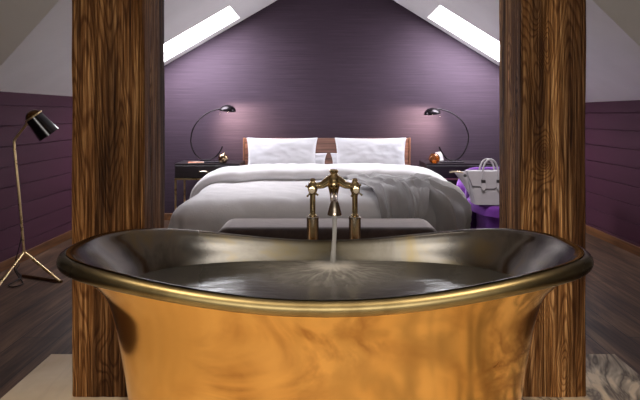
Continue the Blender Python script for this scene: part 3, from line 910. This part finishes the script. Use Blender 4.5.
# ---------------------------------------------------------------- nightstands
def nightstand(x0, x1, y0, y1, label):
    t = thing('nightstand', label, 'nightstand', ((x0 + x1) / 2, (y0 + y1) / 2, 0), 'nightstands beside the bed')
    z0, z1 = 0.495, 0.637
    bm = bmesh.new()
    box(bm, (x0, y0 + 0.012, z1 - 0.018), (x1, y1, z1)); box(bm, (x0, y0 + 0.012, z0), (x1, y1, z0 + 0.014))
    box(bm, (x0, y0 + 0.012, z0 + 0.014), (x0 + 0.016, y1, z1 - 0.018)); box(bm, (x1 - 0.016, y0 + 0.012, z0 + 0.014), (x1, y1, z1 - 0.018)); box(bm, (x0 + 0.016, y1 - 0.012, z0 + 0.014), (x1 - 0.016, y1, z1 - 0.018))
    build('cabinet_body', bm, M['night'], t, False)
    dr = build('drawer', B((x0 + 0.004, y0 - 0.006, z0 + 0.016), (x1 - 0.004, y0 + 0.0115, z1 - 0.020)), M['night'], t, False, bevel=0.002)
    cx, cz = (x0 + x1) / 2 - 0.03, 0.555
    h = build('handle', T(spline([(cx - 0.045, y0 - 0.006, cz), (cx - 0.038, y0 - 0.02, cz + 0.004), (cx, y0 - 0.026, cz + 0.008), (cx + 0.038, y0 - 0.02, cz + 0.004), (cx + 0.045, y0 - 0.006, cz)], 5), 0.007, 10), M['tap_steel'], dr)
    h.location = (0, 0, 0)
    bm = bmesh.new(); w = 0.016
    for (a, b) in (((x0, y0), (x1, y0 + w)), ((x0, y1 - w), (x1, y1))): box(bm, (a[0], a[1], z0 - w), (b[0], b[1], z0 - 0.0005))
    for xa in (x0, x1 - w): box(bm, (xa, y0 + w, z0 - w), (xa + w, y1 - w, z0 - 0.0005))
    build('brass_rail', bm, M['brass'], t, False)
    for xa in (x0, x1 - w):
        for ya in (y0, y1 - w): build('leg', B((xa, ya, 0.0), (xa + w, ya + w, z0 - w)), M['brass'], t, False)
    bm = bmesh.new(); box(bm, (x0 + w, y0 + w, 0.10), (x1 - w, y1 - w, 0.118))
    build('lower_shelf', bm, M['night'], t, False)
nightstand(-1.462, -0.832, 5.52, 5.893, 'black nightstand on thin brass legs carrying the magazine and gold glass ball')
nightstand(0.985, 1.625, 5.52, 5.93, 'black nightstand by the purple chair carrying the amber votive')

# ---------------------------------------------------------------- arc table lamps
def arc_lamp(arc, base_px, pivot, mouth, sgn, label):
    D = 5.70; zt = 0.6375
    pts = [P(x, y, D) for x, y in arc]
    bx0, bx1 = P(base_px[0], 160, D).x, P(base_px[1], 160, D).x
    cx = (bx0 + bx1) / 2
    t = thing('arc_table_lamp', label, 'lamp', (cx, D, zt), 'arc lamps on the nightstands')
    build('base', B((bx0, D - 0.06, zt), (bx1, D + 0.06, zt + 0.012)), M['lamp_black'], t, False, bevel=0.003)
    lo = min(p.z for p in pts); sh = (zt + 0.0185) - lo
    for p in pts: p.z += sh * clamp((1.0 - p.z) / (1.0 - lo))
    build('arc_stem', T(spline(pts, 6), 0.0065, 10), M['lamp_black'], t)
    pv = P(pivot[0], pivot[1], D); mo = P(mouth[0], mouth[1], D)
    ax = Vector((sgn * 0.10, -0.10, 1.0)).normalized()         # dome axis, leaning a little to the room
    c = (pv + mo) / 2 + Vector((0, 0, -0.012)); c.z = mo.z + 0.005
    R, hh = 0.082, 0.062
    prof = [(R * math.cos(a), hh * math.sin(a)) for a in [PI / 2 * k / 12 for k in range(13)]]
    prof[-1] = (0.0, hh)
    prof_in = [(max(r - 0.003, 0.0) if r > 0 else 0.0, max(z - 0.003, 0.0)) for r, z in prof][::-1]
    sd = build('lamp_shade', L(prof + prof_in + [prof[0]], c, ax, 36, False), M['lamp_black'], t, angle=60)
    bm = bmesh.new(); tube(bm, [pts[-1], pts[-1].lerp(c + ax * 0.045, 0.5), c + ax * 0.045], 0.009, 10)
    build('shade_arm', bm, M['lamp_black'], t)
    b = build('bulb', L([(0.0, -0.010), (0.011, -0.007), (0.016, 0.008), (0.013, 0.030), (0.0, 0.042)], c, ax, 20, False), M['bulb'], sd)
    b.location = (0, 0, 0)
    q = pts[-1] + Vector((0.012 * sgn, -0.01, -0.008))
    bm = bmesh.new(); tube(bm, [q, q + Vector((0, 0, -0.055))], 0.0013, 6); lathe(bm, [(0.0, -0.005), (0.004, 0.0), (0.0, 0.005)], q + Vector((0, 0, -0.06)), seg=10, cap=False)
    build('pull_chain', bm, M['tap_steel'], t)
    return c, ax
LARC = [(222.4, 145), (220.3, 149.5), (216.5, 154), (211, 157), (206, 158), (200, 156.3), (195, 152), (191.6, 145), (190.9, 138), (193, 129), (198, 121), (205, 114.7), (212, 111), (219, 109)]
RARC = [(439, 146.6), (442, 152), (445.7, 156.8), (450, 159.2), (455, 159.5), (460, 156.5), (464.5, 151), (468, 142), (468.3, 135), (466, 127.5), (461.5, 120.5), (455, 115), (448, 111.3), (441, 109.3)]
cl, axl = arc_lamp(LARC, (199, 221), (220, 109.5), (235.5, 111.5), 1, 'dark metal arc lamp curving over the magazine and gold glass ball')
cr, axr = arc_lamp(RARC, (439, 462.5), (439.5, 110), (425, 114.5), -1, 'dark metal arc lamp curving above the amber votive and pale card')

# small things on the nightstands
ZN = 0.6375
c = P(223.5, 158, 5.60)
gb = thing('glass_ball', 'gold mirrored glass ball votive at the foot of the arc lamp', 'votive', (c.x, 5.58, ZN))
prof = [(0.022, 0.0), (0.036, 0.008)] + [(0.05 * math.cos(a), 0.047 + 0.05 * math.sin(a)) for a in [(-0.75 + 1.95 * k / 14) for k in range(15)]]
build('globe', L([(0.0, 0.0)] + prof + [(0.015, 0.091), (0.0, 0.062)], (c.x, 5.58, ZN), cap=False), M['gold_glass'], gb, angle=60)
c = P(434, 159, 5.60)
av = thing('amber_votive', 'round amber glass votive glowing in front of the pale card', 'votive', (c.x, 5.58, ZN))
R = 0.054
pr = [(0.0, 0.0), (0.025, 0.0)] + [(R * math.cos(a), 0.046 + R * math.sin(a)) for a in [(-1.02 + 2.1 * k / 14) for k in range(15)]]
inn = [(max(r - 0.004, 0), z + (0.004 if i < 2 else 0)) for i, (r, z) in enumerate(pr)][::-1]
build('globe', L(pr + inn, (c.x, 5.58, ZN), cap=False), M['amber'], av, angle=60)
build('candle', L([(0.0, 0.006), (0.019, 0.006), (0.019, 0.03), (0.0, 0.028)], (c.x, 5.58, ZN), cap=False), M['wax'], av)
c = P(441, 156, 5.76)
mt = Matrix.Translation((c.x, 5.79, ZN + 0.004)) @ Matrix.Rotation(-0.16, 4, 'Y') @ Matrix.Rotation(-0.30, 4, 'X')
o = build('note_card', B((-0.033, -0.004, 0), (0.033, 0.004, 0.095), mt), M['paper'], None, False, bevel=0.001)
tag(o, 'small pale grey card standing upright between the amber votive and the lamp stem', 'card')
mt = Matrix.Translation((P(197, 161, 5.64).x, 5.60, ZN + 0.0005)) @ Matrix.Rotation(0.25, 4, 'Z')
mg = thing('magazine', 'orange and red magazine lying flat on the nightstand under the arc lamp', 'magazine', (P(197, 161, 5.64).x, 5.62, ZN))
build('pages', B((-0.074, -0.054, 0), (0.074, 0.054, 0.006), mt), M['pages'], mg, False)
build('cover', B((-0.076, -0.056, 0.0061), (0.076, 0.056, 0.0075), mt), M['cover'], mg, False)

# ---------------------------------------------------------------- purple chair with the handbag
ch = thing('tub_chair', 'purple velvet tub chair with a low curved back beside the bed', 'chair', (1.515, 4.56, 0.0))
CCX, CCY = 1.515, 4.56
def seat_bm(a, b, z0, z1, re):
    bm = bmesh.new(); rings = []
    lv = [(1.0, z0 + 0.0), (1.0, z1 - re)] + [(1 - re / a * (1 - math.cos(t)), z1 - re + re * math.sin(t)) for t in [PI / 2 * k / 6 for k in range(1, 7)]] + [(0.5, z1 + 0.006)]
    for f, z in lv:
        rings.append([bm.verts.new((CCX + sup(2 * PI * k / 64, a * f, b * f, 2.9)[0], CCY + sup(2 * PI * k / 64, a * f, b * f, 2.9)[1], z)) for k in range(64)])
    for r0, r1 in zip(rings, rings[1:]):
        for k in range(64): bm.faces.new((r0[k], r0[(k + 1) % 64], r1[(k + 1) % 64], r1[k]))
    bm.faces.new(rings[0][::-1]); bm.faces.new(rings[-1]); return bm
build('seat', seat_bm(0.345, 0.395, 0.35, 0.428, 0.035), M['chair'], ch, angle=60)
build('base', seat_bm(0.27, 0.32, 0.10, 0.348, 0.01), M['chair'], ch, angle=60)
# the back: a padded band sweeping round from one arm to the other, highest behind
bm = bmesh.new(); rings = []
NA = 60
for i in range(NA + 1):
    a = math.radians(5 + 170 * i / NA)
    s = math.sin(clamp((i / NA - 0.02) / 0.96) * PI)
    zt = 0.555 + 0.10 * sstep(0.25, 0.95, s)
    endf = min(1.0, min(i, NA - i) / 5.0); endr = math.sqrt(1 - (1 - endf) ** 2)
    zt = 0.45 + (zt - 0.45) * (0.55 + 0.45 * endr)
    th2 = 0.036 * (0.55 + 0.45 * endr)
    mid = Vector(sup(a, 0.392, 0.44, 2.9)); nrm = Vector((math.cos(a), math.sin(a)))
    sec = [(-th2, 0.12), (-th2, zt - th2)] + [(-th2 * math.cos(q), zt - th2 + th2 * math.sin(q)) for q in [PI * k / 8 for k in range(1, 8)]] + [(th2, zt - th2), (th2, 0.12)]
    rings.append([bm.verts.new((CCX + mid.x + nrm.x * r, CCY + mid.y + nrm.y * r, z)) for r, z in sec])
n = len(rings[0])
for r0, r1 in zip(rings, rings[1:]):
    for k in range(n): bm.faces.new((r0[k], r0[(k + 1) % n], r1[(k + 1) % n], r1[k]))
bm.faces.new(rings[0]); bm.faces.new(rings[-1][::-1])
build('backrest', bm, M['chair'], ch, angle=60)
for x, y in ((-0.22, -0.26), (0.22, -0.26), (-0.22, 0.26), (0.22, 0.26)):
    build('leg', L([(0.0, 0.0), (0.014, 0.0), (0.02, 0.1), (0.0, 0.1)], (CCX + x, CCY + y, 0), cap=False), M['foot'], ch)

BGX, BGY, BGZ = 1.25, 4.35, 0.4375
bag = thing('handbag', 'grey leather handbag with two looped handles standing on the purple chair', 'handbag', (BGX, BGY, BGZ))
def sec(z):                                           # half width and half depth of the body at height z (0..1)
    return 0.121 + 0.052 * z, 0.082 - 0.036 * z
bm = bmesh.new()
def bodyf(u, v):
    hx, hy = sec(v); a = 2 * PI * u
    x, y = sup(a + PI / 4, hx, hy, 9.0)
    return Vector((BGX + x, BGY + y, BGZ + 0.25 * v))
vs = grid(bm, bodyf, 72, 12, True)
bm.faces.new(vs[0][::-1]); bm.faces.new(vs[-1])
build('body', bm, M['bag'], bag, angle=50)
# flared side gussets that stand out like wings at the top
for s in (-1, 1):
    bm = bmesh.new()
    def wingf(u, v):
        hx, hy = sec(v); w = 0.002 + 0.085 * v ** 1.5
        a = PI * u
        return Vector((BGX + s * (hx - 0.006 + w * math.sin(a) ** 0.7), BGY + 0.012 + hy * 0.55 * math.cos(a), BGZ + 0.004 + v * (0.236 - 0.01 * math.sin(a)) ))
    vs = grid(bm, wingf, 22, 14)
    bm.faces.new(vs[-1])
    build('side_wing', bm, M['bag'], bag, angle=50)
    bm = bmesh.new()
    tube(bm, spline([(BGX + s * 0.20, BGY - 0.03, BGZ + 0.236), (BGX + s * 0.255, BGY - 0.032, BGZ + 0.243), (BGX + s * 0.300, BGY - 0.03, BGZ + 0.238)], 4), 0.006, 8)
    o = build('side_strap', bm, M['bag_tan'], bag); o['label'] = 'tan strap end'
    bm = bmesh.new(); lathe(bm, [(0.0, 0.0), (0.012, 0.0), (0.012, 0.006), (0.0, 0.007)], (BGX + s * 0.188, BGY - 0.045, BGZ + 0.215), (s * 0.3, -1, 0.1), 14, False)
    o = build('snap', bm, M['bag_dark'], bag)
# stepped front flap lying on the sloped face
def fr(x, z, e=0.0):
    return Vector((BGX + x, BGY - sec(z / 0.25)[1] - 0.001 - e, BGZ + z))
hx1 = 0.168
poly = [(-hx1, 0.249), (-0.158, 0.195), (-0.139, 0.138), (-0.082, 0.136), (-0.060, 0.118), (0.030, 0.118), (0.048, 0.136), (0.139, 0.138), (0.158, 0.195), (hx1, 0.249)]
bm = bmesh.new()
prism(bm, [fr(x, z) for x, z in poly], (0, -0.005, 0))
build('front_flap', bm, M['bag'], bag, False, bevel=0.0015)
bm = bmesh.new(); tube(bm, [fr(x, z, 0.004) for x, z in poly[1:-1]], 0.0026, 6)
o = build('flap_piping', bm, M['bag_dark'], bag); o['label'] = 'dark piped edge of the flap'
for yy, sg in ((BGY - 0.05, -1), (BGY + 0.05, 1)):
    pts = spline([(BGX - 0.058, yy - 0.008 * (sg < 0), BGZ + 0.165), (BGX - 0.058, yy - 0.004 * (sg < 0), BGZ + 0.21), (BGX - 0.056, yy, BGZ + 0.265), (BGX - 0.034, yy, BGZ + 0.32), (BGX, yy, BGZ + 0.339), (BGX + 0.034, yy, BGZ + 0.32), (BGX + 0.056, yy, BGZ + 0.265), (BGX + 0.058, yy - 0.004 * (sg < 0), BGZ + 0.21), (BGX + 0.058, yy - 0.008 * (sg < 0), BGZ + 0.165)], 6)
    if sg > 0: pts = [p + Vector((0.008, 0.012, -0.006)) for p in pts]
    else: pts = [p + Vector((0, -0.008, 0)) for p in pts]
    hd = build('carry_handle', T(pts, 0.0075, 10), M['bag'], bag)
for s in (-1, 1):
    x = BGX + s * 0.058; y = BGY - 0.074
    bm = bmesh.new()
    prism(bm, [(x - 0.012, y, BGZ + 0.178), (x - 0.017, y - 0.006, BGZ + 0.125), (x, y - 0.008, BGZ + 0.104), (x + 0.017, y - 0.006, BGZ + 0.125), (x + 0.012, y, BGZ + 0.178)], (0, -0.006, 0))
    build('handle_tab', bm, M['bag_light'], bag, False, bevel=0.001)
    o = build('handle_keeper', B((x - 0.015, y - 0.012, BGZ + 0.165), (x + 0.015, y + 0.012, BGZ + 0.187)), M['bag_dark'], bag, False, bevel=0.003); o['label'] = 'dark leather keeper'

# ---------------------------------------------------------------- tripod floor lamp
LD = 3.80
J = P(24, 252, LD); BD = P(14.5, 140, LD); HD = P(30, 119.5, LD)
fl = thing('floor_lamp', 'brass tripod floor lamp with a tilted black shade by the purple board wall', 'lamp', (J.x, J.y, 0.0))
build('stem', T(spline([J, J.lerp(BD, 0.5), BD + Vector((0.0, 0, -0.05)), BD + Vector((0.004, 0, 0.004)), BD.lerp(HD, 0.25), HD], 6), 0.0085, 12), M['brass'], fl)
foot1 = Vector((-1.756, 3.764, 0.0105)); foot2 = Vector((-2.03, 3.44, 0.0105)); foot3 = Vector((-2.075, 3.90, 0.0105))
for ft in (foot1, foot2):
    build('leg', T([J, ft], 0.0085, 12), M['brass'], fl)
bm = T([foot1 + Vector((0.012, 0, 0)), foot3], 0.0095, 12)
o = build('floor_bar', bm, M['bronze'], fl); o['label'] = 'dark bronze bar on the floor'
bm = bmesh.new(); lathe(bm, [(0.0, -0.012), (0.012, -0.008), (0.013, 0.0), (0.012, 0.008), (0.0, 0.012)], J, seg=16, cap=False)
build('joint', bm, M['brass'], fl)
tp = P(33.6, 116.5, LD); bt = P(49.0, 134.6, LD + 0.045)
ax = (bt - tp); ln = ax.length; ax.normalize()
r0, r1 = 0.056, 0.073
prof = [(r0, 0.0), (r1, ln), (r1 - 0.003, ln), (r0 - 0.003, 0.004)]
sh = build('lamp_shade', L([(0.0, 0.0)] + prof + [(0.0, 0.004)], tp, ax, 40, False), M['black_gloss'], fl, angle=50)
rg = [(tp + (Vector(v))) for v in []]
q = Vector((0, 0, 1)).rotation_difference(ax)
ringp = [tp + q @ Vector((0.0585 * math.cos(2 * PI * k / 40), 0.0585 * math.sin(2 * PI * k / 40), -0.002)) for k in range(40)]
x = build('shade_ring', T(ringp, 0.0055, 10, True), M['brass'], fl); x['label'] = 'brass ring'
dome = [(0.052 * math.cos(a), -0.044 * math.sin(a)) for a in [PI / 2 * k / 10 for k in range(10)]] + [(0.0, -0.044)]
x = build('shade_cap', L(dome, tp, ax, 36, True), M['tortoise'], fl, angle=60); x['label'] = 'dark amber domed cap'
cord_pts = spline([J + Vector((-0.02, 0.01, 0.11)), J + Vector((-0.045, 0.02, 0.02)), Vector((-2.10, 3.84, 0.09)), Vector((-2.09, 3.86, 0.025)), Vector((-2.03, 3.80, 0.006)), Vector((-1.98, 3.72, 0.006)), Vector((-2.01, 3.66, 0.006)), Vector((-2.06, 3.70, 0.006)), Vector((-2.05, 3.80, 0.014)), Vector((-2.10, 3.92, 0.006)), Vector((-2.2, 4.05, 0.006)), Vector((-2.26, 4.2, 0.006))], 6)
build('power_cord', T(cord_pts, 0.0035, 8), M['cord'], fl)

# ---------------------------------------------------------------- light
def area(name, loc, rot, sx, sy, e, col):
    l = bpy.data.lights.new(name, 'AREA'); l.shape = 'RECTANGLE'; l.size = sx; l.size_y = sy; l.energy = e; l.color = col
    o = bpy.data.objects.new(name, l); COL.objects.link(o); o.location = loc; o.rotation_euler = rot; return o
def spot(name, loc, target, e, col, ang=60, blend=0.6, size=0.03):
    l = bpy.data.lights.new(name, 'SPOT'); l.energy = e; l.color = col; l.spot_size = math.radians(ang); l.spot_blend = blend; l.shadow_soft_size = size
    o = bpy.data.objects.new(name, l); COL.objects.link(o); o.location = loc
    o.rotation_euler = (Vector(target) - Vector(loc)).to_track_quat('-Z', 'Y').to_euler(); return o
# downlights of the bathroom ceiling, then an added spot over the tub
spot('bath_spot', (-0.9, 0.9, ZC - 0.02), (-0.55, 1.15, 0), 100, (1.0, 0.86, 0.68), 62, 0.6, 0.04)
spot('bath_spot', (0.9, 0.9, ZC - 0.02), (0.55, 1.15, 0), 100, (1.0, 0.86, 0.68), 62, 0.6, 0.04)
spot('bath_spot', (0.02, 1.35, ZC - 0.02), (0.03, 2.0, 0.56), 10, (1.0, 0.92, 0.82), 30, 0.7, 0.04)  # added, unseen spot for highlights on tap, stream and water
# unseen spots under the bedroom ridge
spot('unseen_ridge_spot', (XA, 4.6, ZT - 0.06), (0.0, 4.7, 0), 44, (1.0, 0.96, 0.94), 72, 0.8, 0.05)
spot('unseen_ridge_spot', (XA, 3.5, ZT - 0.06), (1.22, 4.3, 0.52), 40, (1.0, 0.95, 0.92), 38, 0.8, 0.04)  # added to brighten the handbag and chair
spot('unseen_ridge_spot', (XA, 3.5, ZT - 0.06), (-0.95, 4.2, 0.5), 40, (1.0, 0.95, 0.94), 38, 0.8, 0.04)  # added to lighten this side of the duvet
spot('slope_fill_spot', (1.0, 3.40, 2.06), (1.34, 4.33, 0.48), 75, (1.0, 0.96, 0.95), 44, 0.7, 0.04)  # added, unseen fill for the chair seat and the bag's front
# the arc lamps' bulbs
for c, ax, s in ((cl, axl, 1), (cr, axr, -1)):
    spot('arc_lamp_bulb', c - ax * 0.022, c + Vector((0.10 * s, 0.30, -0.14)), 28, (1.0, 0.84, 0.70), 125, 0.8, 0.015)

# added frontal fill at the unseen rear window, reaching into the bedroom
o = area('frontal_fill', (0, YF + 0.02, 1.5), (0, 0, 0), 2.6, 1.0, 12, (1.0, 0.95, 0.88))
o.rotation_euler = (Vector((0, 4.2, 0.5)) - o.location).to_track_quat('-Z', 'Y').to_euler(); o.data.spread = math.radians(75)
# daylight falling through the roof windows on to the gable wall
for x, s in ((-1.35, 1), (1.50, -1)):
    z = (zl(x) if s > 0 else zr(x)) - 0.05
    tgt = Vector((x + 0.12 * s, 6.0, z - 0.42)); o = area('roof_window_daylight', (x, 5.50, z), (0, 0, 0), 0.7, 0.3, 12.5, (0.88, 0.92, 1.0))
    o.rotation_euler = (tgt - o.location).to_track_quat('-Z', 'Y').to_euler(); o.data.spread = math.radians(130)
w = bpy.data.worlds.new('world'); S.world = w; w.use_nodes = True
bg = w.node_tree.nodes.get('Background'); bg.inputs[0].default_value = (0.75, 0.82, 1.0, 1); bg.inputs[1].default_value = 0.4

cam = bpy.data.cameras.new('camera'); co = bpy.data.objects.new('camera', cam); COL.objects.link(co)
co.location = (0, 0, H); co.rotation_euler = (PI / 2, 0, 0)
cam.sensor_width = 36; cam.lens = F / 640 * 36
cam.shift_x = -(CX - 320) / 640; cam.shift_y = (HY - 200) / 640
cam.clip_start = 0.02
S.camera = co
S.view_settings.view_transform = 'Standard'; S.view_settings.look = 'None'
S.view_settings.exposure = 0.0; S.view_settings.gamma = 1.0
S.view_settings.use_curve_mapping = False
